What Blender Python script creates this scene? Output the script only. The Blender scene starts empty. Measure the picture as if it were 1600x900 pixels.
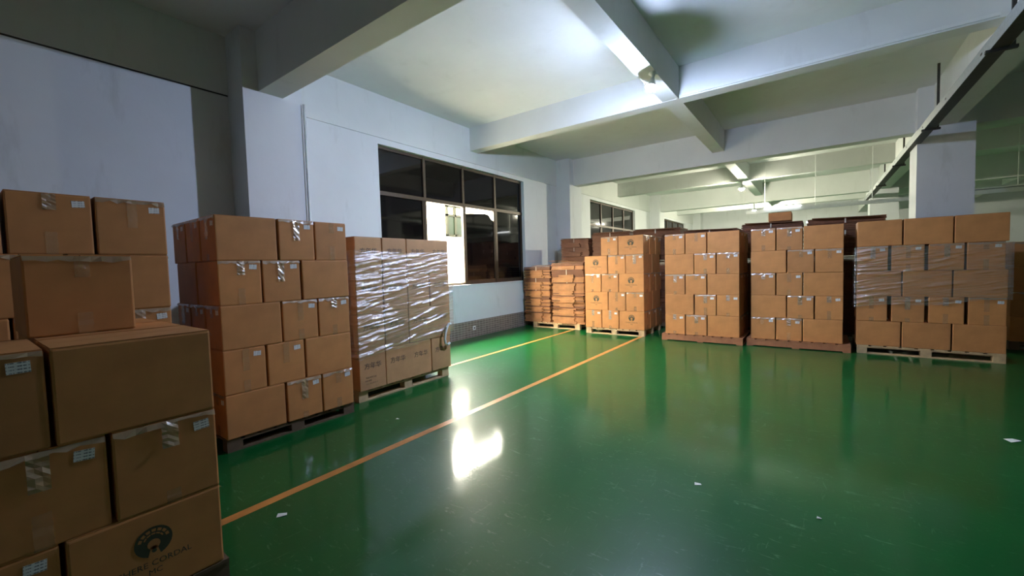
import bpy, bmesh, math, random
from mathutils import Vector, Matrix, noise as mnoise
random.seed(7)
SC = bpy.context.scene
COL = SC.collection
# ------------------------------------------------------------------ camera
YAW, PITCH, ROLL = math.radians(36.266), math.radians(-2.8414), math.radians(-1.6189)
fw = Vector((-math.sin(YAW)*math.cos(PITCH), math.cos(YAW)*math.cos(PITCH), math.sin(PITCH)))
rt = Vector((math.cos(YAW), math.sin(YAW), 0)); up = rt.cross(fw)
r2 = rt*math.cos(ROLL) + up*math.sin(ROLL); u2 = -rt*math.sin(ROLL) + up*math.cos(ROLL)
cd = bpy.data.cameras.new('camera'); cd.sensor_width = 36; cd.lens = 36*650.18/1600; cd.clip_start = .05; cd.clip_end = 200
cam = bpy.data.objects.new('camera', cd); COL.objects.link(cam)
cam.matrix_world = Matrix(((r2.x, u2.x, -fw.x, 0), (r2.y, u2.y, -fw.y, 0), (r2.z, u2.z, -fw.z, 1.5), (0, 0, 0, 1)))
SC.camera = cam
# ------------------------------------------------------------------ light and exposure
wd = bpy.data.worlds.new('night'); SC.world = wd; wd.use_nodes = True
wd.node_tree.nodes['Background'].inputs[0].default_value = (.35, .45, .6, 1)
wd.node_tree.nodes['Background'].inputs[1].default_value = .012
SC.view_settings.view_transform = 'Standard'; SC.view_settings.look = 'None'
SC.view_settings.exposure = 0.0; SC.view_settings.gamma = 1; SC.view_settings.use_curve_mapping = False
SC.cycles.max_bounces = 10; SC.cycles.diffuse_bounces = 6; SC.cycles.glossy_bounces = 4
SC.cycles.sample_clamp_indirect = 6; SC.cycles.use_denoising = True
BULB = 4200.0            # near bulb, radiance
BULB_FAR = 7000.0
OUTSIDE = 200.0           # radiance of the glow panels added to the facade across the yard
TUBE = 25.0
# ------------------------------------------------------------------ materials
MATS = {}
def lin(r, g, b):
    f = lambda c: (c/255/12.92 if c/255 <= .04045 else ((c/255+.055)/1.055)**2.4)
    return (f(r), f(g), f(b), 1)
class NT:
    def __init__(s, name):
        s.m = bpy.data.materials.new(name); s.m.use_nodes = True; s.t = s.m.node_tree
        s.b = s.t.nodes['Principled BSDF']; s.out = s.t.nodes['Material Output']; MATS[name] = s.m
    def n(s, kind, **kw):
        nd = s.t.nodes.new(kind)
        for k, v in kw.items():
            if isinstance(k, str) and hasattr(nd, k): setattr(nd, k, v)
        return nd
    def l(s, a, b): s.t.links.new(a, b)
    def coords(s, scale=(1, 1, 1), kind='Object'):
        tc = s.n('ShaderNodeTexCoord'); mp = s.n('ShaderNodeMapping'); mp.inputs['Scale'].default_value = scale
        s.l(tc.outputs[kind], mp.inputs[0]); return mp.outputs[0]
    def noise(s, vec, scale, detail=4, rough=.55, dist=0):
        nd = s.n('ShaderNodeTexNoise'); nd.inputs['Scale'].default_value = scale; nd.inputs['Detail'].default_value = detail
        nd.inputs['Roughness'].default_value = rough; nd.inputs['Distortion'].default_value = dist
        s.l(vec, nd.inputs['Vector']); return nd.outputs['Fac']
    def ramp(s, fac, stops):
        nd = s.n('ShaderNodeValToRGB'); e = nd.color_ramp.elements
        while len(e) < len(stops): e.new(.5)
        for k, (p, c) in enumerate(stops): e[k].position = p; e[k].color = c if len(c) == 4 else (*c, 1)
        s.l(fac, nd.inputs[0]); return nd.outputs[0]
    def mix(s, fac, a, b, mode='MIX'):
        nd = s.n('ShaderNodeMix'); nd.data_type = 'RGBA'; nd.blend_type = mode
        for sock, v in ((nd.inputs[0], fac), (nd.inputs[6], a), (nd.inputs[7], b)):
            if hasattr(v, 'links'): s.l(v, sock)
            else: sock.default_value = v
        return nd.outputs[2]
    def bump(s, h, strength=.2, dist=.01):
        nd = s.n('ShaderNodeBump'); nd.inputs['Strength'].default_value = strength; nd.inputs['Distance'].default_value = dist
        s.l(h, nd.inputs['Height']); return nd.outputs[0]
    def set(s, rough=.6, metal=0, spec=.5, color=None):
        s.b.inputs['Roughness'].default_value = rough; s.b.inputs['Metallic'].default_value = metal
        s.b.inputs['Specular IOR Level'].default_value = spec
        if color is not None:
            if hasattr(color, 'links'): s.l(color, s.b.inputs['Base Color'])
            else: s.b.inputs['Base Color'].default_value = color
        return s
def plain(name, col, rough=.6, metal=0, spec=.5, var=.12, scale=14, bump=0):
    t = NT(name); v = t.coords(); f = t.noise(v, scale)
    d = tuple(c*(1-var) for c in col[:3]) + (1,); h = tuple(min(1, c*(1+var)) for c in col[:3]) + (1,)
    t.set(rough, metal, spec, t.ramp(f, [(.3, d), (.7, h)]))
    if bump: t.l(t.bump(t.noise(v, scale*4), bump, .004), t.b.inputs['Normal'])
    return t.m
def emitter(name, col, strength):
    t = NT(name); t.set(.4, color=(.8, .8, .8, 1)); t.b.inputs['Emission Color'].default_value = col; t.b.inputs['Emission Strength'].default_value = strength
    return t.m
# cardboard
def cardboard(name, col, stain=.12):
    t = NT(name); v = t.coords(); oi = t.n('ShaderNodeObjectInfo')
    f = t.noise(v, 5, 5); fine = t.noise(t.coords((1, 1, 60)), 6, 2)
    base = t.ramp(f, [(.3, tuple(c*(1-stain) for c in col[:3])), (.7, tuple(c*(1+stain) for c in col[:3]))])
    tint = t.ramp(oi.outputs['Random'], [(0, (.86, .86, .88)), (1, (1.06, 1.04, 1.0))])
    c = t.mix(1.0, base, tint, 'MULTIPLY')
    t.set(.62, 0, .35, c); t.l(t.bump(fine, .05, .002), t.b.inputs['Normal'])
    return t.m
CARD = cardboard('cardboard', lin(190, 130, 77))
CARD_W = cardboard('cardboard_pale', lin(188, 142, 98))
FLAT = cardboard('flat_cardboard', lin(178, 124, 78), .22)
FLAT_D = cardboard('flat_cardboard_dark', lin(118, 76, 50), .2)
INK = plain('printed_ink', lin(62, 62, 44), .6, var=.05)
INK_W = plain('printed_ink_brown', lin(98, 78, 62), .6, var=.05)
def paper():
    t = NT('label_paper'); v = t.coords((1, 1, 1)); w = t.n('ShaderNodeTexWave'); w.bands_direction = 'Z'; w.inputs['Scale'].default_value = 26
    w.inputs['Distortion'].default_value = 0
    t.l(v, w.inputs['Vector']); n = t.noise(t.coords((70, 70, 4)), 3, 1)
    m = t.n('ShaderNodeMath'); m.operation = 'MULTIPLY'; t.l(w.outputs['Fac'], m.inputs[0]); t.l(n, m.inputs[1])
    t.set(.5, 0, .4, t.ramp(m.outputs[0], [(.38, lin(228, 226, 222)), (.5, lin(120, 120, 122))])); return t.m
PAPER = paper()
SCRAP = plain('paper_scrap', lin(225, 225, 215), .6, var=.05)
def tapemat():
    t = NT('clear_tape'); v = t.coords((1, 1, .35)); f = t.noise(v, 55, 3, .6, 1.5)
    t.set(.16, 0, .9, lin(208, 164, 116)); t.l(t.bump(f, .6, .012), t.b.inputs['Normal'])
    tr = t.n('ShaderNodeBsdfTransparent'); mx = t.n('ShaderNodeMixShader'); mx.inputs[0].default_value = .36
    t.l(tr.outputs[0], mx.inputs[1]); t.l(t.b.outputs[0], mx.inputs[2]); t.l(mx.outputs[0], t.out.inputs[0]); return t.m
TAPE = tapemat()
def filmmat():
    t = NT('stretch_film'); v = t.coords((.55, .55, 7)); f = t.noise(v, 5, 6, .65, 1.2)
    f2 = t.noise(t.coords((1.4, 1.4, 16)), 9, 3, .6, .6)
    ad = t.n('ShaderNodeMath'); ad.operation = 'ADD'; t.l(f, ad.inputs[0]); t.l(f2, ad.inputs[1])
    gl = t.n('ShaderNodeBsdfGlossy'); gl.inputs['Roughness'].default_value = .24; gl.inputs['Color'].default_value = (1, 1, 1, 1)
    t.l(t.bump(ad.outputs[0], .3, .02), gl.inputs['Normal'])
    df = t.n('ShaderNodeBsdfDiffuse'); df.inputs[0].default_value = lin(205, 205, 205)
    m1 = t.n('ShaderNodeMixShader'); m1.inputs[0].default_value = .14; t.l(gl.outputs[0], m1.inputs[1]); t.l(df.outputs[0], m1.inputs[2])
    tr = t.n('ShaderNodeBsdfTransparent'); mx = t.n('ShaderNodeMixShader')
    fac = t.ramp(f, [(.35, (.10,)*3), (.7, (.42,)*3)]); t.l(fac, mx.inputs[0])
    t.l(tr.outputs[0], mx.inputs[1]); t.l(m1.outputs[0], mx.inputs[2]); t.l(mx.outputs[0], t.out.inputs[0]); return t.m
FILM = filmmat()
def crinkle():
    t = NT('crinkled_clear_tape'); t.set(.2, 0, 1.0, lin(214, 180, 140))
    gl = t.n('ShaderNodeBsdfGlossy'); gl.inputs['Roughness'].default_value = .3
    m1 = t.n('ShaderNodeMixShader'); m1.inputs[0].default_value = .5; t.l(t.b.outputs[0], m1.inputs[1]); t.l(gl.outputs[0], m1.inputs[2])
    tr = t.n('ShaderNodeBsdfTransparent'); mx = t.n('ShaderNodeMixShader'); mx.inputs[0].default_value = .5
    t.l(tr.outputs[0], mx.inputs[1]); t.l(m1.outputs[0], mx.inputs[2]); t.l(mx.outputs[0], t.out.inputs[0]); return t.m
CRINK = crinkle()
WOOD = plain('pallet_wood', lin(190, 160, 118), .75, var=.2, scale=9, bump=.3)
WOOD_D = plain('pallet_wood_dark', lin(96, 76, 54), .8, var=.2, scale=9, bump=.3)
WOOD_R = plain('pallet_plywood_red', lin(150, 98, 64), .75, var=.15, scale=9, bump=.2)
def wallmat(name, col, stain):
    t = NT(name); v = t.coords(); f = t.noise(v, .8, 6, .6); g = t.noise(t.coords((1, 1, .25)), 3, 5, .65)
    a = t.ramp(f, [(.35, tuple(c*.92 for c in col[:3])), (.65, col)])
    c = t.mix(t.ramp(g, [(.58, (0, 0, 0)), (.78, (stain,)*3)]), a, lin(150, 148, 136))
    t.set(.7, 0, .3, c); t.l(t.bump(t.noise(v, 18, 5), .12, .01), t.b.inputs['Normal']); return t.m
WALL = wallmat('wall_paint', lin(222, 224, 226), .35)
SLAB = wallmat('slab_paint', lin(226, 228, 226), .15)
BEAM = wallmat('beam_paint', lin(222, 224, 222), .2)
def floormat():
    t = NT('green_epoxy'); v = t.coords()
    f = t.noise(v, .5, 5, .6); sc = t.noise(t.coords((1.3, 5, 1)), 5.5, 6, .7, 1.6); sc2 = t.noise(t.coords((7, 1.1, 1)), 3.1, 6, .7, 2.0)
    a = t.ramp(f, [(.3, lin(5, 72, 30)), (.7, lin(9, 88, 38))])
    s1 = t.ramp(sc, [(.6, (0, 0, 0)), (.74, (.34,)*3)]); s2 = t.ramp(sc2, [(.62, (0, 0, 0)), (.76, (.3,)*3)])
    c = t.mix(s1, a, lin(120, 170, 140)); c = t.mix(s2, c, lin(110, 165, 132))
    t.set(.42, 0, .09, c); t.b.inputs['Coat Weight'].default_value = .72; t.b.inputs['Coat IOR'].default_value = 1.45
    t.l(t.ramp(t.noise(v, 1.7, 5, .65), [(.3, (.05,)*3), (.75, (.15,)*3)]), t.b.inputs['Coat Roughness'])
    h = t.n('ShaderNodeMath'); h.operation = 'ADD'; t.l(t.noise(v, 9, 3), h.inputs[0]); t.l(t.noise(v, 46, 3), h.inputs[1])
    bn = t.bump(h.outputs[0], .05, .008); t.l(bn, t.b.inputs['Normal']); t.l(bn, t.b.inputs['Coat Normal']); return t.m
FLOOR = floormat()
LINE = plain('orange_line_paint', lin(184, 122, 58), .4, var=.25, scale=6)
def tilemat():
    t = NT('grey_mosaic_tile'); tc = t.n('ShaderNodeTexCoord'); sp = t.n('ShaderNodeSeparateXYZ'); t.l(tc.outputs['Object'], sp.inputs[0])
    cb = t.n('ShaderNodeCombineXYZ'); t.l(sp.outputs['Y'], cb.inputs[0]); t.l(sp.outputs['Z'], cb.inputs[1])
    br = t.n('ShaderNodeTexBrick'); br.inputs['Scale'].default_value = 1; br.inputs['Brick Width'].default_value = .1; br.inputs['Row Height'].default_value = .048
    br.inputs['Mortar Size'].default_value = .004; br.offset = 0
    br.inputs['Color1'].default_value = lin(104, 96, 88); br.inputs['Color2'].default_value = lin(122, 114, 104); br.inputs['Mortar'].default_value = lin(168, 164, 156)
    t.l(cb.outputs[0], br.inputs['Vector']); t.set(.35, 0, .5, br.outputs['Color'])
    iv = t.n('ShaderNodeMath'); iv.operation = 'SUBTRACT'; iv.inputs[0].default_value = 1; t.l(br.outputs['Fac'], iv.inputs[1])
    t.l(t.bump(iv.outputs[0], .4, .004), t.b.inputs['Normal']); return t.m
TILE = tilemat()
FRAME = plain('bronze_aluminium', lin(78, 64, 50), .45, .3, var=.15)
PANE = plain('dark_filmed_glass', lin(16, 13, 13), .05, 0, .32, var=.4, scale=3)
CLEAR = emitter('lit_film_gap', (.85, 1, .6, 1), 1.2)
WHITE_PL = plain('white_plastic', lin(222, 224, 222), .4, var=.04)
STEEL = plain('galvanised_steel', lin(140, 146, 146), .45, .55, var=.15, scale=25)
STEEL_D = plain('dark_steel', lin(58, 56, 52), .6, .3, var=.2)
BULBM = emitter('bulb_glow', (.56, .68, 1, 1), BULB)
BULBF = emitter('bulb_glow_far', (1, .95, .74, 1), BULB_FAR)
TUBEM = emitter('tube_glow', (.95, .98, 1, 1), TUBE)
TUBEG = emitter('tube_glow_greenish', (.75, 1, .9, 1), 5)
GLOWP = emitter('facade_glow_panel', (1, .96, .80, 1), OUTSIDE)  # glow panel high on the facade, added to light the floor inside
GLOWP_LOW = emitter('facade_glow_panel_low', (1, .90, .64, 1), OUTSIDE*.08)  # glow stands in for the lit facade wall; carried down to brighten the ceiling
FACADE = plain('facade_render', lin(225, 222, 205), .8, var=.05)
GREENGL = plain('green_glass', lin(22, 34, 22), .5, 0, .2, var=.1)
DARKFR = plain('dark_window_frame', lin(44, 44, 34), .7, 0, .2, var=.1)
STRAP = plain('white_strap', lin(215, 205, 190), .4, var=.05)
# ------------------------------------------------------------------ mesh helpers
class MB:
    def __init__(s): s.v = []; s.f = []; s.mi = []
    def quad(s, pts, mi=0):
        k = len(s.v); s.v += [tuple(p) for p in pts]; s.f.append(tuple(range(k, k+len(pts)))); s.mi.append(mi)
    def box(s, x0, x1, y0, y1, z0, z1, mi=0, mat=None):
        k = len(s.v)
        p = [(x, y, z) for z in (z0, z1) for y in (y0, y1) for x in (x0, x1)]
        if mat is not None: p = [tuple(mat @ Vector(q)) for q in p]
        s.v += p
        for f in ((0, 2, 3, 1), (4, 5, 7, 6), (0, 1, 5, 4), (2, 6, 7, 3), (0, 4, 6, 2), (1, 3, 7, 5)):
            s.f.append(tuple(k+i for i in f)); s.mi.append(mi)
        return s
    def lathe(s, prof, n=16, c=(0, 0, 0), mi=0):
        k = len(s.v)
        for r, z in prof:
            for i in range(n):
                a = 2*math.pi*i/n; s.v.append((c[0]+r*math.cos(a), c[1]+r*math.sin(a), c[2]+z))
        for j in range(len(prof)-1):
            for i in range(n):
                i2 = (i+1) % n; s.f.append((k+j*n+i, k+j*n+i2, k+(j+1)*n+i2, k+(j+1)*n+i)); s.mi.append(mi)
        s.f.append(tuple(k+i for i in reversed(range(n)))); s.mi.append(mi)
        s.f.append(tuple(k+(len(prof)-1)*n+i for i in range(n))); s.mi.append(mi)
        return s
    def tube(s, pts, r, n=8, mi=0):
        pts = [Vector(p) for p in pts]; k = len(s.v)
        for j, p in enumerate(pts):
            d = (pts[min(j+1, len(pts)-1)] - pts[max(j-1, 0)]).normalized()
            a = d.orthogonal().normalized(); b = d.cross(a)
            for i in range(n):
                t = 2*math.pi*i/n; s.v.append(tuple(p + r*(math.cos(t)*a + math.sin(t)*b)))
        for j in range(len(pts)-1):
            for i in range(n):
                i2 = (i+1) % n; s.f.append((k+j*n+i, k+j*n+i2, k+(j+1)*n+i2, k+(j+1)*n+i)); s.mi.append(mi)
        s.f.append(tuple(k+i for i in reversed(range(n)))); s.mi.append(mi)
        s.f.append(tuple(k+(len(pts)-1)*n+i for i in range(n))); s.mi.append(mi)
        return s
    def mesh(s, name, mats, smooth=False):
        me = bpy.data.meshes.new(name); me.from_pydata(s.v, [], s.f)
        for m in (mats if isinstance(mats, (list, tuple)) else [mats]): me.materials.append(m)
        me.polygons.foreach_set('material_index', s.mi)
        if smooth: me.polygons.foreach_set('use_smooth', [True]*len(s.f))
        me.update(); return me
    def build(s, name, mats, parent=None, smooth=False): return link(name, s.mesh(name, mats, smooth), parent)
def link(name, data, parent=None):
    o = bpy.data.objects.new(name, data); COL.objects.link(o)
    if parent is not None: o.parent = parent
    return o
def tag(o, label=None, cat=None, group=None, kind=None):
    if label: o['label'] = label
    if cat: o['category'] = cat
    if group: o['group'] = group
    if kind: o['kind'] = kind
    return o
def struct(name, mb, mat, label=None, parent=None):
    o = mb.build(name, mat, parent)
    if parent is None: o['kind'] = 'structure'
    if label: o['label'] = label
    return o
def empty(name, loc=(0, 0, 0), rz=0):
    o = link(name, None); o.location = loc; o.rotation_euler = (0, 0, rz); o.empty_display_size = .1; return o
def bevbox(name, x0, x1, y0, y1, z0, z1, mat, bev=.006, bulge=0):
    bm = bmesh.new(); bmesh.ops.create_cube(bm, size=1)
    for v in bm.verts:
        v.co = Vector((x0+(x1-x0)*(v.co.x+.5), y0+(y1-y0)*(v.co.y+.5), z0+(z1-z0)*(v.co.z+.5)))
    bmesh.ops.bevel(bm, geom=bm.edges[:], offset=bev, segments=2, affect='EDGES', profile=.6)
    me = bpy.data.meshes.new(name); bm.to_mesh(me); bm.free(); me.materials.append(mat); me.update(); return me
# ------------------------------------------------------------------ the room
WX, CZ = -6.073, 4.51
struct('floor', MB().box(-6.4, 10, -6, 27.8, -.12, 0), FLOOR, 'glossy green epoxy factory floor')
struct('ceiling', MB().box(-6.4, 10, -6, 27.8, CZ, CZ+.15), SLAB, 'white painted concrete ceiling slab')
W1, W2, W3 = (4.515, 8.905), (12.78, 17.0), (20.75, 25.1)
ZS, ZT = 1.15, 3.68
mb = MB(); ys = [-6, *W1, *W2, *W3, 27.8]
for i in range(0, len(ys), 2): mb.box(WX-.24, WX, ys[i], ys[i+1], 0, CZ)
for a, b in (W1, W2, W3): mb.box(WX-.24, WX, a, b, 0, ZS); mb.box(WX-.24, WX, a, b, ZT, CZ)
struct('wall_left', mb, WALL, 'white plastered wall with a row of windows')
struct('wall_back', MB().box(-6.4, 10, 27.6, 27.85, 0, CZ), WALL)
struct('wall_right', MB().box(9.8, 10.05, -6, 27.8, 0, CZ), WALL)
struct('wall_near', MB().box(-6.4, 10, -6.2, -6, 0, CZ), WALL)
struct('baseboard_left', MB().box(WX, WX+.018, 3.02, 10.53, 0, .36), TILE, 'grey brown mosaic tile skirting under the window')
# beams
def beam(x0, x1, y0, y1, z0, label): return struct('ceiling_beam', MB().box(x0, x1, y0, y1, z0, CZ), BEAM, label)
beam(WX, WX+.022, -6, 27.6, 3.785, 'shallow concrete edge beam along the top of the left wall')
struct('trim_4', MB().box(WX-.002, WX+.006, -6, 2.27, 3.77, 3.786), STEEL_D, 'dark crack under the edge beam')
B1, B3, B5 = 2.45, 10.78, 19.05
for y, l in ((B1, 'deep concrete beam nearest the camera at upper left'), (B3, 'deep concrete beam running to the square column'), (B5, 'deep concrete beam in the far lit bay')):
    beam(WX+.022, 9.8, y, y+.295, 3.78, l)
for y, l in ((6.86, 'shallow cross beam beside the near bulb'), (15.1, 'shallow cross beam above the second bulb'), (23.3, 'shallow cross beam in the farthest bay')):
    beam(WX+.022, 9.8, y, y+.24, 4.03, l)
beam(-1.985, -1.735, -6, 27.6, 4.035, 'long beam carrying the bare bulbs')
beam(5.5, 5.75, -6, 27.6, 4.035, 'long shallow beam far to the right')
beam(1.66, 1.95, -6, 27.6, 3.785, 'deep long beam over the square column')
for y in (2.27, 10.55, 18.85, 26.9):
    struct('column', MB().box(WX, -5.63, y, y+.72, 0, CZ), WALL, 'white wall pilaster')
for y in (10.55, 18.85):
    struct('column', MB().box(1.45, 2.18, y, y+.72, 0, CZ), WALL, 'square white concrete column')
# floor lines
for k, (x0, x1, y0, y1) in enumerate(((-4.625, -4.56, 1.2, 9.2), (-2.945, -2.87, -1.5, 9.2), (3.6, 3.67, 8.5, 24))):
    struct('trim_%d' % (k+1), MB().box(x0, x1, y0, y1, 0, .0012), LINE, 'painted orange floor line')
# ------------------------------------------------------------------ windows
def window(n, ya, yb, opened):
    cols = [ya + (yb-ya)*k/4 for k in range(5)]
    fx = WX-.085; t = .05
    root = struct('window_%d' % n, MB().box(fx-t, fx, ya, ya+.05, ZS, ZT).box(fx-t, fx, yb-.05, yb, ZS, ZT)
                  .box(fx-t, fx, ya, yb, ZT-.05, ZT).box(fx-t, fx, ya, yb, ZS, ZS+.05), FRAME, 'brown framed eight pane window with dark filmed glass')
    zt = 2.865
    MB().box(fx-t, fx+.012, ya, yb, zt-.035, zt+.035).build('transom', FRAME, root)
    for k in (1, 2, 3):
        w = .03
        MB().box(fx-t, fx+.008, cols[k]-w, cols[k]+w, ZS, ZT).build('mullion', FRAME, root)
    for k in range(4):
        a, b = cols[k]+.03, cols[k+1]-.03
        p = MB().box(fx-.03, fx-.022, a, b, zt+.03, ZT-.04).build('pane', PANE, root)
        if opened and k == 1: continue
        if opened and k == 2:
            # the open sash is slid behind this pane; the film has peeled along the top and lets the light through
            a2, b2 = a, b; z1 = zt-.035
            top = [(b2, z1-.26), (b2-.05, z1-.22), (b2-.1, z1-.2), (b2-.2, z1-.1), (b2-.35, z1-.085), (b2-.5, z1-.1), (a2+.35, z1-.11), (a2+.2, z1-.12), (a2, z1-.14)]
            m = MB(); poly = [(a2, ZS+.04), (b2, ZS+.04)] + top
            m.quad([(fx-.02, y, z) for y, z in poly]); m.quad([(fx-.026, y, z) for y, z in reversed(poly)])
            q = m.build('pane', PANE, root); q['label'] = 'dark film peeled off along its top edge'
            continue
        MB().box(fx-.03, fx-.022, a, b, ZS+.04, zt-.03).build('pane', PANE, root)
    # sash rails round every lower light
    for k in range(4):
        if opened and k == 1: continue
        a, b = cols[k]+.03, cols[k+1]-.03; m = MB(); x0, x1 = fx-.04, fx+.0
        m.box(x0, x1, a, a+.035, ZS+.05, zt-.035); m.box(x0, x1, b-.035, b, ZS+.05, zt-.035); m.box(x0, x1, a, b, ZS+.05, ZS+.095)
        m.build('sash_frame', FRAME, root)
    MB().box(WX-.24, WX+.012, ya, yb, ZS-.02, ZS+.004).build('sill', WALL, root)
    return root
window(1, *W1, True); window(2, *W2, False); window(3, *W3, False)
# ------------------------------------------------------------------ building across the yard
NX, NY = -7.75, 3.5
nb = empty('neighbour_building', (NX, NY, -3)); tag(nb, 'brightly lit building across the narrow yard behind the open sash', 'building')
def nbp(name, mb, mat, p=None): return mb.build(name, mat, nb if p is None else p)
def nbox(x0, x1, y0, y1, z0, z1, m=None): return (m or MB()).box(x0-NX, x1-NX, y0-NY, y1-NY, z0+3, z1+3)
nbp('wall', nbox(-7.9, -7.62, -4, 11, -3, 6.5), FACADE)
nbp('facade_glow_panel', nbox(-7.62, -7.6, -2.9, 9.6, -2.9, 3.12), GLOWP_LOW)  # added glow in place of light on the wall, lower part unseen
nbp('facade_glow_panel', nbox(-7.62, -7.6, -2.9, 9.6, 3.16, 5.9), GLOWP)  # added glow panel above the view through the sash, no real glazing
wf = MB()
for y0, y1, z0, z1 in ((7.56, 7.62, 2.34, 3.12), (7.85, 7.91, 2.34, 3.12), (8.20, 8.26, 2.34, 3.12), (7.56, 8.26, 2.32, 2.38), (7.56, 8.26, 2.84, 2.89), (7.56, 8.26, 3.07, 3.13)):
    nbox(-7.58, -7.52, y0, y1, z0, z1, wf)
w_ = nbp('window', wf, DARKFR)
nbp('glass', nbox(-7.56, -7.545, 7.62, 7.85, 2.38, 2.84), GREENGL, w_); nbp('glass', nbox(-7.56, -7.545, 7.91, 8.20, 2.38, 2.84), GREENGL, w_)
# ------------------------------------------------------------------ cartons
def face_mesh_tape(w, h, top, bot):
    """tape seen on a carton end: strip down from the top seam and up from the bottom seam, with creases"""
    m = MB(); tw = .028
    def strip(z0, z1, off):
        n = 5
        for k in range(n):
            a = z0+(z1-z0)*k/n; b = z0+(z1-z0)*(k+1)/n
            e0 = .0012+.004*((k*7) % 3)/2; e1 = .0012+.004*(((k+1)*7) % 3)/2
            m.quad([(off-tw, -e0, a), (off+tw, -e0*.6, a), (off+tw*.9, -e1*.6, b), (off-tw*.9, -e1, b)])
    if top: strip(h-top, h, 0)
    if bot: strip(0, bot, 0)
    return m
def crumpled(h, top):
    m = MB(); nx, nz = 3, 8; tw = .03; k = len(m.v)
    for j in range(nz+1):
        for i in range(nx+1): m.v.append((-tw+2*tw*i/nx, -random.uniform(.0012, .012) if 0 < j else -.0012, h-top*j/nz))
    for j in range(nz):
        for i in range(nx): m.f.append((j*(nx+1)+i, (j+1)*(nx+1)+i, (j+1)*(nx+1)+i+1, j*(nx+1)+i+1)); m.mi.append(0)
    return m.mesh('tape', CRINK)
CM = {}
def shared(key, fn):
    if key not in CM: CM[key] = fn()
    return CM[key]
def text_mesh(body, size, bold=0.0):
    c = bpy.data.curves.new('lettering', 'FONT'); c.body = body; c.size = size; c.align_x = 'CENTER'; c.align_y = 'CENTER'; c.resolution_u = 2; c.offset = bold
    o = bpy.data.objects.new('lettering', c); COL.objects.link(o); bpy.context.view_layer.update()
    me = bpy.data.meshes.new_from_object(o.evaluated_get(bpy.context.evaluated_depsgraph_get()))
    bpy.data.objects.remove(o); return me
def text_verts(mb, body, size, x, z, y=-.0012, mi=0, bold=0):
    me = shared(('t', body, size, bold), lambda: text_mesh(body, size, bold)); k = len(mb.v)
    mb.v += [(v.co.x+x, y, v.co.y+z) for v in me.vertices]
    for p in me.polygons: mb.f.append(tuple(k+i for i in p.vertices)); mb.mi.append(mi)
def ring(mb, r0, r1, a0, a1, n, cx, cz, y, mi, sq=1):
    for i in range(n):
        t0 = math.radians(a0+(a1-a0)*i/n); t1 = math.radians(a0+(a1-a0)*(i+1)/n)
        pts = [(r1*math.cos(t0), r1*math.sin(t0)), (r1*math.cos(t1), r1*math.sin(t1)), (r0*math.cos(t1), r0*math.sin(t1)), (r0*math.cos(t0), r0*math.sin(t0))]
        if r0 <= 0: pts = pts[:3]
        mb.quad([(cx+p[0]*sq, y, cz+p[1]) for p in pts], mi)
def logo_mesh():
    m = MB(); R = .066; cz = .03
    ring(m, 0, R, 0, 360, 32, 0, cz, -.0010, 0)
    # pale crown of petals
    for k in range(7):
        a = 8+k*23.5; ring(m, R*.66, R*.84, a, a+17, 3, 0, cz, -.0014, 1)
    for k in range(5):
        a = 22+k*28; ring(m, R*.48, R*.57, a, a+23, 3, 0, cz, -.0014, 1)
    ring(m, 0, R*.34, 0, 360, 18, 0, cz-.012, -.0014, 1)
    m.quad([(-R*.16, -.0014, cz-.02), (R*.16, -.0014, cz-.02), (R*.34, -.0014, cz-R*1.0), (-R*.34, -.0014, cz-R*1.0)], 1)
    ring(m, 0, R*.13, 0, 360, 10, 0, cz-R*.62, -.0017, 0)
    text_verts(m, 'CHERE CORDAL', .036, 0, -.066); text_verts(m, 'MC', .034, 0, -.104)
    return m.mesh('printed_logo', [INK, CARD])
def brand_mesh(small):
    m = MB(); text_verts(m, '方年华', .078, 0, 0, bold=.0006)
    if small:
        text_verts(m, '本品 年货 礼盒', .022, -.03, -.13); text_verts(m, '规格  数量', .02, -.07, -.165); text_verts(m, '地址 电话 年 月 日', .02, -.02, -.2)
    return m.mesh('printed_lettering', [INK_W])
def carton_mesh(w, d, h, mat):
    return bevbox('carton', -w/2, w/2, 0, d, 0, h-.005, mat, .009)
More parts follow.
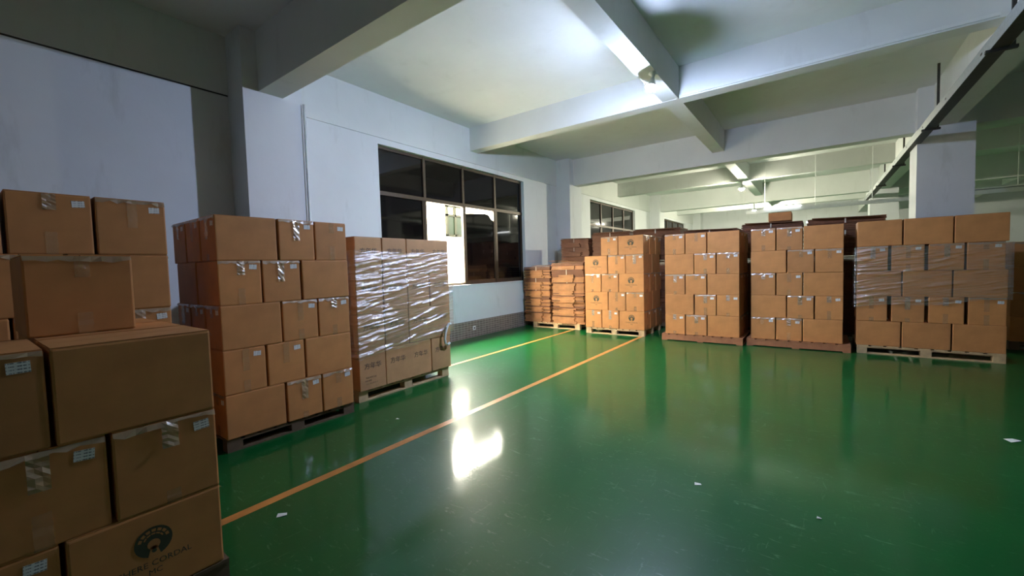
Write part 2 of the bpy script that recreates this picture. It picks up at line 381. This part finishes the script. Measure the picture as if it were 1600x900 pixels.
def carton(M, u, dep, z, w, d, h, face, mat=CARD, label='', group=None, logo=False, brand=None, backface=None, jit=1, lab=True):
    """M stack frame; front-left-bottom corner at (u, dep, z); face 'E' = taped end with paper label, 'L' = plain long side"""
    g = .008
    me = shared(('c', round(w, 3), round(d, 3), round(h, 3), mat.name), lambda: carton_mesh(w-2*g, d-2*g, h, mat))
    o = link('carton', me)
    o.matrix_world = M @ Matrix.Translation((u+w/2+random.uniform(-.001, .001)*jit, dep+g+random.uniform(-.006, .004)*jit, z)) @ Matrix.Rotation(random.uniform(-.005, .005)*jit, 4, 'Z')
    tag(o, label, 'carton', group)
    # two top flaps meeting on the long axis
    if face == 'E':
        fl = shared(('fe', w, d, mat.name), lambda: MB().box(-w/2+g+.003, -.002, .004, d-2*g-.004, 0, .005).mesh('flap', mat))
        p = link('flap', fl, o); p.location = (0, 0, h-.005); p2 = link('flap', fl, o); p2.location = (w/2-g-.001, 0, h-.005)
    else:
        fl = shared(('fl', w, d, mat.name), lambda: MB().box(-w/2+g+.003, w/2-g-.003, .004, d/2-g-.002, 0, .005).mesh('flap', mat))
        p = link('flap', fl, o); p.location = (0, 0, h-.005); p2 = link('flap', fl, o); p2.location = (0, d/2-g-.002, h-.005)
    def tape_on(face_of, where):
        top = random.choice((.10, .12, .15, .19)); bot = random.choice((0, .06, .1, .14))
        for a, b in ((top, 0), (0, bot)):
            if not (a or b): continue
            if a and random.random() < .55:
                q = random.randrange(3)
                tm = shared(('cr', h, a, q), lambda: crumpled(h-.005, a))
            else: tm = shared(('tp', h, a, b), lambda: face_mesh_tape(0, h-.005, a, b).mesh('tape', TAPE))
            t = link('tape', tm, face_of); t.matrix_local = where
    def edge_on(where, wid):
        n = 10; m = MB(); lo = [(random.uniform(.002, .013), random.uniform(.012, .032)) for _ in range(n+1)]
        for k in range(n):
            a = -wid*.47+wid*.94*k/n; b = -wid*.47+wid*.94*(k+1)/n
            (e0, d0), (e1, d1) = lo[k], lo[k+1]
            m.quad([(a, -e0, h-.006-d0), (b, -e1, h-.006-d1), (b, -.0012, h-.005), (a, -.0012, h-.005)])
        t = m.build('edge_tape', CRINK, o); t.matrix_local = where
    def label_on(where, wid):
        lw, lh = .06, .042
        lm = shared(('lb',), lambda: MB().box(-lw/2, lw/2, -.0012, 0, -lh/2, lh/2).mesh('paper_label', PAPER))
        t = link('paper_label', lm, o)
        t.matrix_local = where @ Matrix.Translation((wid/2-.07+random.uniform(-.006, .006), -.0003, h-.062+random.uniform(-.006, .006))) @ Matrix.Rotation(random.uniform(-.08, .08), 4, 'Y')
        t['label'] = 'white printed paper label'
    I = Matrix.Identity(4)
    if face == 'E':
        tape_on(o, Matrix.Translation((random.uniform(-.01, .01), 0, 0)))
        if lab: label_on(I, w)
        if random.random() < .75: edge_on(I, w)
    elif backface:  # a long carton whose taped end shows on the stack's side
        S = Matrix.Translation((w/2-g, d/2, 0)) @ Matrix.Rotation(math.pi/2, 4, 'Z') if backface == 'R' else Matrix.Translation((-w/2+g, d/2, 0)) @ Matrix.Rotation(-math.pi/2, 4, 'Z')
        tape_on(o, S); label_on(S, d); edge_on(S, d)
    if logo:
        lm = shared('logo', logo_mesh); t = link('printed_logo', lm, o); t.location = (.0, -.0004, h*.55); t['label'] = 'dark round emblem over a line of lettering'
    if brand:
        for bx, bz, small in brand:
            lm = shared(('brand', small), lambda: brand_mesh(small)); t = link('printed_lettering', lm, o); t.location = (bx, -.0006, bz); t['label'] = 'dark printed lettering'
    return o
ORD = {1: 'bottom', 2: 'second', 3: 'third', 4: 'fourth', 5: 'top'}
def stack(origin, rot, layers, L, W, H, z0, where, group, side=None, mat=CARD, D=None, skip=(), names=None):
    """layers bottom to top as strings of E (end), L (long), P (long with printed emblem); side = which flank is in view"""
    M = Matrix.Translation(origin) @ Matrix.Rotation(rot, 4, 'Z'); Wtot = None
    top = len(layers)
    for i, pat in enumerate(layers):
        z = z0+i*H; u = 0; nl = {1: ['only'], 2: ['left', 'right'], 3: ['left', 'middle', 'right'], 4: ['leftmost', 'second', 'third', 'rightmost']}[len(pat)]
        lay = 'top' if i == top-1 else ORD[i+1]
        for j, ch in enumerate(pat):
            w, d = (W, L) if ch == 'E' else (L, W)
            off = random.uniform(-.001, .001)
            if (i, j) not in skip:
                desc = {'E': 'taped carton end', 'L': 'plain long carton', 'P': 'emblem carton'}[ch]
                edge = (j == 0 and side == 'L') or (j == len(pat)-1 and side == 'R')
                carton(M, u+off, 0, z, w, d, H, 'E' if ch == 'E' else 'L', mat, '%s, %s of %s layer, %s' % (desc, nl[j], lay, where), group, logo=(ch == 'P'), backface=side if (edge and ch != 'E') else None)
                # cartons behind it on the flank that shows
                if edge:
                    if ch == 'E':
                        carton(M, u+off, d+.008, z, w, d, H, 'L', mat, 'shaded rear flank carton, %s layer, %s' % (lay, where), group)
                    else:
                        for q in (1, 2): carton(M, u+off, (d+.008)*q, z, w, d, H, 'L', mat, 'shaded %s flank carton, %s layer, %s' % ('middle' if q == 1 else 'rearmost', lay, where), group, backface=side)
            u += w
    return M
# pallets
def pallet(origin, rot, w, d, label, mat=WOOD, closed=False, h=.13):
    root = empty('pallet', origin, rot); tag(root, label, 'pallet', 'wooden pallets under the stacks')
    bh = h-.048
    def part(n, *b):
        p = MB().box(*b).build(n, mat, root)
    if closed:
        for y in (0, d/2-.02, d-.04): part('stringer', 0, w, y, y+.04, .016, .016+bh+.016)
        for x in (0, w/2-.05, w-.1): part('bottom_board', x, x+.1, 0, d, 0, .016)
    else:
        for y in (0, d/2-.05, d-.1): part('bottom_board', 0, w, y, y+.1, 0, .016)
        for x in (0, w/2-.06, w-.12):
            for y in (0, d/2-.05, d-.1): part('block', x, x+.12, y+.002, y+.098, .016, .016+bh)
        for y in (0, d/2-.05, d-.1): part('lead_board', 0, w, y, y+.1, .016+bh, .032+bh)
    n = 9; bw = w/n
    for k in range(n): part('deck_board', k*bw, k*bw+bw*.78 if k < n-1 else w, -.004, d+.004, .032+bh, h)
    return root
H90 = math.pi/2
Z0 = .132
# --- left row, faces towards +X (stack frame: u = +Y, depth = -X)
pallet((-3.99, 1.33, 0), H90, 1.19, 1.02, 'dark wooden pallet under the bare five layer stack by the wall pilaster', WOOD_D, h=.112)
stack((-3.965, 1.325, 0), H90, ['LEE', 'EEL', 'LEE', 'EEL', 'LEE'], .497, .347, .378, .113, 'bare stack left of the film-wrapped stack', 'cartons of the bare stack by the pilaster', 'L')
pallet((-2.35, -.58, 0), H90, 1.34, 1.08, 'worn grey pallet under the nearest stack at lower left', WOOD_D, h=.1)
stack((-2.345, -.555, 0), H90, ['EEP', 'LEE', 'EEL'], .535, .385, .38, .102, 'nearest stack, lower left', 'cartons of the nearest stack', 'R', skip=())
Mx = Matrix.Translation((-2.82, .195, 0)) @ Matrix.Rotation(H90, 4, 'Z')
carton(Mx, 0, 0, 1.244, .385, .52, .372, 'E', CARD, 'single carton standing on top of the nearest lower left stack', None, lab=False)
pallet((-3.9, -.30, 0), H90, 1.3, 1.06, 'dark pallet under the stack behind the nearest one', WOOD_D, h=.13)
stack((-3.87, -.305, 0), H90, ['LEE', 'EEL', 'LEE', 'EEL', 'LEE'], .53, .387, .383, Z0, 'stack at far left behind the nearest', 'cartons of the far left stack', 'R')
# film-wrapped stack with printed cartons
pallet((-4.2, 2.72, 0), H90, 1.43, 1.06, 'pale wooden pallet under the film-wrapped printed cartons', WOOD)
MW = Matrix.Translation((-4.16, 2.715, 0)) @ Matrix.Rotation(H90, 4, 'Z')
HW, WW = .441, .369
GW = 'printed cartons of the film-wrapped stack'
rows = [[('E', 0, WW), ('D', WW, 2*WW), ('E', 3*WW, WW)], [('E', 0, WW), ('E', WW, WW), ('D', 2*WW, 2*WW)], [('E', 0, WW), ('E', WW, WW), ('E', 2*WW, WW), ('E', 3*WW, WW)], [('E', 0, WW), ('E', WW, WW), ('D', 2*WW, 2*WW)]]
for i, row in enumerate(rows):
    nm = ['left', 'middle', 'right'] if len(row) == 3 else ['leftmost', 'second', 'third', 'rightmost']
    for j, (k, u, w) in enumerate(row):
        ci = (i+j) % 2 == 0 and j == 0
        br = [(0, HW*.62, ci)] if k == 'E' else [(-WW/2, HW*.62, False), (WW/2, HW*.62, False)]
        lay = ['bottom', 'second', 'third', 'top'][i]
        carton(MW, u+.004*(i-1.5), 0, Z0+i*HW, w, .53, HW, 'X', CARD_W, '%s printed carton, %s of %s layer, film-wrapped stack' % ('upright' if k == 'E' else 'wide', nm[j], lay), GW, brand=br, jit=1.2)
    for j, u in enumerate((0, 3*WW)):
        carton(MW, u+.004*(i-1.5), .545, Z0+i*HW, WW, .53, HW, 'X', CARD_W, 'rear carton, %s end, %s layer, film-wrapped stack' % (['left', 'right'][j], ['bottom', 'second', 'third', 'top'][i]), GW)
def film(M, W, D, zlo, zhi, label, slant=0.0, tail=False, seedv=1, side=.5, amp=1.0, nf=72):
    m = MB(); off = .028; NZ = mnoise.noise
    path = [(-off, D*side), (-off, -off), (W+off, -off), (W+off, D*side)]
    cols = []
    for (a, b), n in zip(zip(path, path[1:]), (6, 100, 6)):
        for k in range(n): t = k/n; cols.append((a[0]+(b[0]-a[0])*t, a[1]+(b[1]-a[1])*t))
    cols.append(path[-1]); nz = 260; rnd = random.Random(seedv*13)
    folds = []
    for q in range(nf):
        fx = W*rnd.random()**1.9; fz = rnd.uniform(zlo+.03, zhi-.03)
        folds.append((fx, fz, rnd.uniform(.06, .3), rnd.uniform(.05, .28), rnd.uniform(.008, .013), rnd.uniform(.008, .016)))
    for i, (x, y) in enumerate(cols):
        t = max(0, min(1, x/W))
        lo = zlo + slant*t + .02*math.sin(9*t); hi = zhi + .012*math.sin(7*t+1)
        for j in range(nz+1):
            z = lo+(hi-lo)*j/nz
            n1 = NZ((x*1.8+seedv, (z-.16*x)*17, seedv*1.7)); n2 = NZ((x*5+9, (z-.12*x)*42, seedv)); n3 = NZ((x*1.5, z*1.5, seedv+4.2))
            k = amp*(.55+.9*max(0, .5-t)+.5*n3)
            e = k*(.013*abs(n1)+.004*n2)
            for fx, fz, ln, sl, sg, hh in folds:
                dx = x-fx
                if -ln < dx < ln:
                    dz = z-fz-sl*dx
                    if -.04 < dz < .04: e += hh*(1-(dx/ln)**2)*math.exp(-.5*(dz/sg)**2)
            e = min(e, .05)
            p = (x, y-e, z) if y < 0 else (x+(-e if x < W/2 else e), y, z)
            m.v.append(p)
    for i in range(len(cols)-1):
        for j in range(nz): m.f.append((i*(nz+1)+j, (i+1)*(nz+1)+j, (i+1)*(nz+1)+j+1, i*(nz+1)+j+1)); m.mi.append(0)
    root = m.build('stretch_film', FILM, None, True); root.matrix_world = M; tag(root, label, 'plastic film')
    if tail:
        t = MB(); pts = [(W-.05, -.04, .735), (W-.09, -.05, .745), (W-.13, -.05, .70), (W-.16, -.045, .62), (W-.17, -.04, .54), (W-.155, -.036, .48), (W-.11, -.034, .455), (W-.07, -.034, .475)]
        t.tube(pts, .018, 7)
        tl = t.build('loose_tail', WHITE_PL, root); tl['label'] = 'loose twisted end of the film'
    return root
film(MW, 4*WW, 1.06, .5, 1.73, 'shiny crinkled stretch film around printed cartons below the window', slant=.12, tail=True, seedv=3)
# --- far row, faces towards -Y
pallet((-4.14, 8.40, 0), 0, 1.30, 1.12, 'open wooden pallet under the emblem carton stack', WOOD)
stack((-4.15, 8.38, 0), 0, ['EEP', 'PEE', 'EEP', 'PEE', 'EEP'], .545, .39, .391, Z0, 'emblem stack beside the flat cardboard', 'cartons of the emblem stack', 'R', skip=((4, 0),))
pallet((-2.45, 8.27, 0), 0, 1.40, 1.1, 'closed-front reddish pallet right of the emblem carton stack', WOOD_R, True, h=.125)
stack((-2.395, 8.30, 0), 0, ['EEL', 'LEE', 'EEL', 'LEE', 'EEL'], .538, .380, .383, .127, 'stack right of the emblem stack', 'cartons of the stack right of the emblem stack', 'R')
pallet((-1.0, 8.36, 0), 0, 1.44, 1.1, 'closed-front reddish pallet left of the far right stack', WOOD_R, True, h=.125)
stack((-.945, 8.40, 0), 0, ['EEL', 'LEE', 'EEL', 'LEE', 'EEL'], .535, .379, .383, .127, 'stack left of the rightmost film-banded stack', 'cartons of the stack left of the rightmost', 'R')
pallet((.52, 8.45, 0), 0, 1.56, 1.1, 'pale wooden pallet under the rightmost stack by the column', WOOD)
MR = Matrix.Translation((.50, 8.45, 0)); HR = .384
for i, pat in enumerate(('LLL', 'EEEE', 'LLL', 'EEEE', 'LLL')):
    us = (0, .53, 1.06) if len(pat) == 3 else ((.0, .408, .81, 1.21) if i == 1 else (0, .40, .80, 1.185))
    nm = ['left', 'middle', 'right'] if len(pat) == 3 else ['leftmost', 'second', 'third', 'rightmost']
    for j, ch in enumerate(pat):
        w, d = (.53, .375) if ch == 'L' else (.375, .53)
        desc = 'plain long carton' if ch == 'L' else 'taped carton end'
        carton(MR, us[j], 0, Z0+i*HR, w, d, HR, 'E' if ch == 'E' else 'L', CARD, '%s, %s of %s layer, rightmost stack by the column' % (desc, nm[j], ORD[i+1]), 'cartons of the rightmost stack')
film(MR, 1.59, 1.05, Z0+1.55*HR, Z0+3.95*HR, 'stretch film band round the upper layers of the rightmost stack', slant=.14, seedv=5, side=.35, amp=.8, nf=45)
# partly hidden stack at the right picture edge
pallet((2.42, 9.75, 0), 0, 1.2, 1.0, 'shadowed pallet at the right edge of the picture', WOOD_D)
stack((2.42, 9.75, 0), 0, ['LEE', 'EEL', 'LEE', 'EEL'], .5, .35, .385, Z0, 'dim stack at the right picture edge', 'cartons at the right picture edge', None)
# ------------------------------------------------------------------ flattened carton bundles
def sheets(mb, w, d, z0, z1, t, tongue_upto, rnd, dark_over=None):
    n = max(2, int(round((z1-z0)/t))); th = (z1-z0)/n
    tw0, tw1 = w*rnd.uniform(.2, .28), w*rnd.uniform(.66, .76)
    for k in range(n):
        a = z0+k*th; dx = rnd.uniform(-.016, .016); dy = rnd.uniform(0, .04); dk = 1 if rnd.random() < .22 else 0
        fr = (k+.5)/n
        low = fr < tongue_upto
        mb.box(dx, w+dx, (.03 if low else .012)+dy, d+dy, a, a+th*.8, dk if low else 1)
        if low: mb.box(tw0+dx*2, tw1+dx*2, dy*.6, .03+dy, a, a+th*.8, 0)
def bundle(x, y, z, w, d, h, label, group, strap=True, tongue=.55, mats=(FLAT, FLAT_D), seedv=0, t=.03):
    rnd = random.Random(seedv); root = empty('carton_bundle', (x, y, z), rnd.uniform(-.012, .012)); tag(root, label, 'cardboard', group)
    m = MB(); sheets(m, w, d, 0, h-.002, t, tongue, rnd); m.build('flat_sheets', list(mats), root)
    if strap:
        s = MB(); cx = w*.5; s.box(cx-.006, cx+.006, .004 if tongue < .95 else -.004, .01, h*tongue, h-.002); s.build('strap', STRAP, root)
    return root
pallet((-5.72, 8.66, 0), 0, 1.28, 1.05, 'pale wooden pallet under the flattened cartons by the window', WOOD, h=.13)
NUM = ['bottom', 'second', 'third', 'fourth', 'fifth', 'sixth', 'seventh', 'eighth']
z = .132
for k, h in enumerate((.25, .15, .21, .19, .285, .285)):
    bundle(-5.985, 8.64+.015*(k % 2), z, .74+.02*(k > 3), .95, h, 'bundle of flattened cartons, %s from floor, left column under window end' % NUM[k], 'flattened carton bundles', k > 2, .62 if k > 3 else .9, seedv=k); z += h
z = .132
for k, h in enumerate((.19, .2, .11, .17, .11, .2, .3, .17)):
    bundle(-5.16, 8.62+.012*(k % 3), z, .84, .98, h, 'bundle of flattened cartons, %s from floor, right column beside emblem stack' % NUM[k], 'flattened carton bundles', k in (5, 6), .58 if k in (6, 7) else .9, seedv=20+k); z += h
def sheet(x, y, z, w, d, rz, tilt, label):
    m = MB(); m.box(0, w, 0, d, 0, .006); m.box(.05, w-.08, -.05, 0, .001, .006); m.box(.03, w*.48, .02, d-.02, .0065, .010)
    o = m.build('flat_carton', FLAT); o.location = (x, y, z); o.rotation_euler = (tilt, .0, rz); tag(o, label, 'cardboard', 'loose flattened cartons'); return o
sheet(-5.8, 8.75, 1.512, .55, .8, .08, .012, 'loose flattened carton on the left flat cardboard column')
sheet(-5.03, 8.84, 1.597, .7, .75, -.06, .004, 'loose flattened carton on the right flat cardboard column')
sheet(-5.42, 8.92, 1.622, .55, .66, .1, .004, 'loose flattened carton bridging both flat cardboard columns')
# back row: tall strapped stacks of flattened cartons, only their tops rise above the front row
def backstack(x, y, w, d, ztop, label, seedv):
    rnd = random.Random(seedv); root = empty('flat_carton_stack', (x, y, 0)); tag(root, label, 'cardboard', 'tall stacks of flattened cartons behind the front row')
    m = MB(); m.box(0, w, 0, d, .05, .12); m.box(.05, .17, .02, d-.02, 0, .05); m.box(w-.17, w-.05, .02, d-.02, 0, .05); m.build('pallet_base', WOOD_D, root)
    nb_ = 9; z = .122; hs = (ztop-.122)/nb_
    for k in range(nb_):
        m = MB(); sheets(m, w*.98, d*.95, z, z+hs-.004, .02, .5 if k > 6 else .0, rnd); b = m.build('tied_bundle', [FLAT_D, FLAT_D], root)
        if k > 6: MB().box(w*.48, w*.50, -.004, .004, z+hs*.55, z+hs-.006).build('strap', STRAP, b)
        z += hs
    m = MB(); m.box(w*.06, w*.9, -.05, d*.9, 0, .012, 0, Matrix.Translation((0, 0, ztop)) @ Matrix.Rotation(.03, 4, 'Y')); m.build('top_sheet', FLAT_D, root)
    return root
for k, (x, w, zt_, l) in enumerate(((-5.5, .82, 2.2, 'beside the wall pilaster'), (-4.62, 1.0, 2.3, 'behind the left of the emblem stack'), (-3.56, 1.1, 2.3, 'behind the right of the emblem stack'),
                                    (-2.40, 1.08, 2.2, 'behind the stack right of the emblem stack'), (-1.26, 1.05, 2.25, 'behind the gap left of the fourth stack'), (-.15, 1.15, 2.25, 'behind the fourth stack near the column'))):
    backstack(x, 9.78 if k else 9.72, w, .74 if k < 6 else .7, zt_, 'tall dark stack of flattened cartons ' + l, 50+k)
Mb = Matrix.Translation((-.80, 9.85, 0))
carton(Mb, 0, 0, 2.27, .40, .45, .17, 'L', CARD, 'low carton lying on the dark flat stacks near the tube light', None)
# ------------------------------------------------------------------ lamps and services
def bulb(x, y, zbase, mat, label, drop=.0, lean=None):
    root = empty('bare_bulb', (x, y, zbase)); tag(root, label, 'lamp', 'bare ceiling bulbs')
    MB().lathe([(.05, 0), (.055, -.006), (.055, -.02), (.03, -.03), (.022, -.06-drop), (.022, -.085-drop)][::-1], 16).build('lamp_holder', WHITE_PL, root, True)
    K = 1.35
    MB().lathe([(r*K, -.08+(zz+.08)*K-drop) for r, zz in [(.0575, -.170), (.0590, -.171), (.0588, -.165), (.046, -.150), (.032, -.125), (.024, -.088), (.02, -.08)]], 16).build('bulb_housing', WHITE_PL, root, True)
    prof = [(.002, -.214), (.02, -.211), (.038, -.200), (.05, -.185), (.057, -.168)]
    MB().lathe([(r*K, -.08+(zz+.08)*K-drop) for r, zz in prof], 16).build('bulb_dome', mat, root, True)
    if lean:
        q = Vector((0, 0, -1)).rotation_difference(Vector(lean).normalized()).to_matrix().to_4x4()
        for c in root.children:
            if c.name.startswith('bulb_'): c.matrix_local = Matrix.Translation((0, 0, -.05)) @ q @ Matrix.Translation((0, 0, .05))
    return root
bulb(-1.775, 5.72, 4.033, BULBM, 'bright bluish bare bulb on the near beam', 0, (-.11, -.2, -.97))
bulb(-1.93, 15.0, 4.02, BULBF, 'bright bare bulb in the second bay', .05)
bulb(-2.35, 22.2, 4.505, BULBF, 'bright bare bulb in the farthest bay', .5)
# cable trunking on the near cross beam
tr = empty('cable_trunking', (-1.73, 6.84, 4.05)); tag(tr, 'thin white cable trunking along the cross beam from the near bulb', 'conduit')
MB().box(0, 3.3, 0, .018, 0, .035).build('duct', WHITE_PL, tr)
MB().box(-.035, -.005, -1.05, .018, -.032, -.016).build('branch_duct', WHITE_PL, tr)
for x in (.25, .9, 1.55, 2.2, 2.85): MB().box(x, x+.03, -.004, .0, -.004, .04).build('clip', WHITE_PL, tr)
mb = MB().tube([(-5.612, 3.012, .01), (-5.612, 3.012, 3.775)], .02, 10)
tag(mb.build('conduit_pipe', WHITE_PL, None, True), 'white vertical pipe on the corner of the wall pilaster', 'pipe')
# sockets
sk = empty('wall_socket', (WX+.018, 6.81, .2)); tag(sk, 'white socket on the tiled skirting', 'socket')
MB().box(0, .009, -.043, .043, -.043, .043).build('plate', WHITE_PL, sk); MB().box(.009, .0105, -.02, .02, -.02, .015).build('insert', STEEL_D, sk)
# steel cable tray
def ctray():
    root = empty('cable_tray', (1.37, -2, 3.52)); tag(root, 'grey steel cable tray running under the beams towards the far end', 'cable tray')
    L = 22
    MB().box(0, .004, 0, L, 0, .12).build('side_rail', STEEL, root); MB().box(.13, .134, 0, L, 0, .12).build('side_rail', STEEL, root)
    MB().box(.004, .13, 0, L, .0, .004).build('tray_bed', STEEL_D, root)
    for k, y in enumerate((2.2, 5.0, 8.25, 11.4, 14.6, 17.8)):
        b = MB().box(-.03, .19, y, y+.04, -.03, 0).build('bracket', STEEL_D, root)
        ztop = 4.51-3.52
        MB().box(.14, .17, y, y+.03, 0, ztop-.002).build('hanger', STEEL_D, b)
    for k in range(14):
        y = 1+k*1.5; MB().box(-.003, 0, y, y+.05, .05, .07).build('slot_plate', STEEL_D, root)
    return root
ctray()
# suspended lighting rail with tubes
rl = empty('lighting_rail', (-1.8, 15.02, 3.0)); tag(rl, 'white suspended lighting rail crossing behind the square column', 'lamp')
MB().box(0, 7.5, -.03, .03, -.05, .05).build('rail', WHITE_PL, rl)
for x in (.5, 1.75, 3.0, 4.3, 5.6, 6.9): MB().tube([(x, 0, .03), (x, 0, 1.5)], .008, 6).build('hanger_rod', WHITE_PL, rl)
for x, lit in ((.45, True), (4.75, False), (6.1, False)):
    b = MB().box(x, x+1.0, -.03, .03, .06, .09).build('batten', WHITE_PL if lit else STEEL, rl)
    MB().tube([(x+.05, -.045, .085), (x+.95, -.045, .085)], .016, 8).build('tube', TUBEM if lit else WHITE_PL, b)
ft = empty('tube_light', (-.35, 20.5, 2.95)); tag(ft, 'small greenish lit tube low in the distance', 'lamp')
MB().box(0, .62, 0, .05, .03, .06).build('batten', WHITE_PL, ft); MB().tube([(.0, 0, .01), (.6, 0, .01)], .035, 8).build('tube', TUBEG, ft)
MB().tube([(.3, .025, .06), (.3, .025, 1.55)], .006, 6).build('hanger_rod', WHITE_PL, ft)
# scraps on the floor
for x, y, s, rz, l in ((-.64, 2.93, .022, .4, 'small white paper scrap on the open floor at right'), (-2.675, 1.16, .03, 1.0, 'pale paper scrap beside the orange line near the nearest stack'),
                       (-3.41, 2.63, .018, .2, 'tiny white scrap between the left stacks and the orange line'), (1.27, 4.98, .05, .8, 'white scrap at the right picture edge'), (.02, 2.91, .012, 0, 'speck of paper on the dark floor at right')):
    m = MB(); m.quad([(-s, -s*.5, .002), (s, -s*.6, .006), (s*.9, s*.5, .003), (-s*.8, s*.6, .008)]); m.quad([(-s*.8, s*.6, .0075), (s*.9, s*.5, .0025), (s, -s*.6, .0055), (-s, -s*.5, .001)])
    o = m.build('paper_scrap', SCRAP); o.location = (x, y, 0); o.rotation_euler = (0, 0, rz); tag(o, l, 'paper')
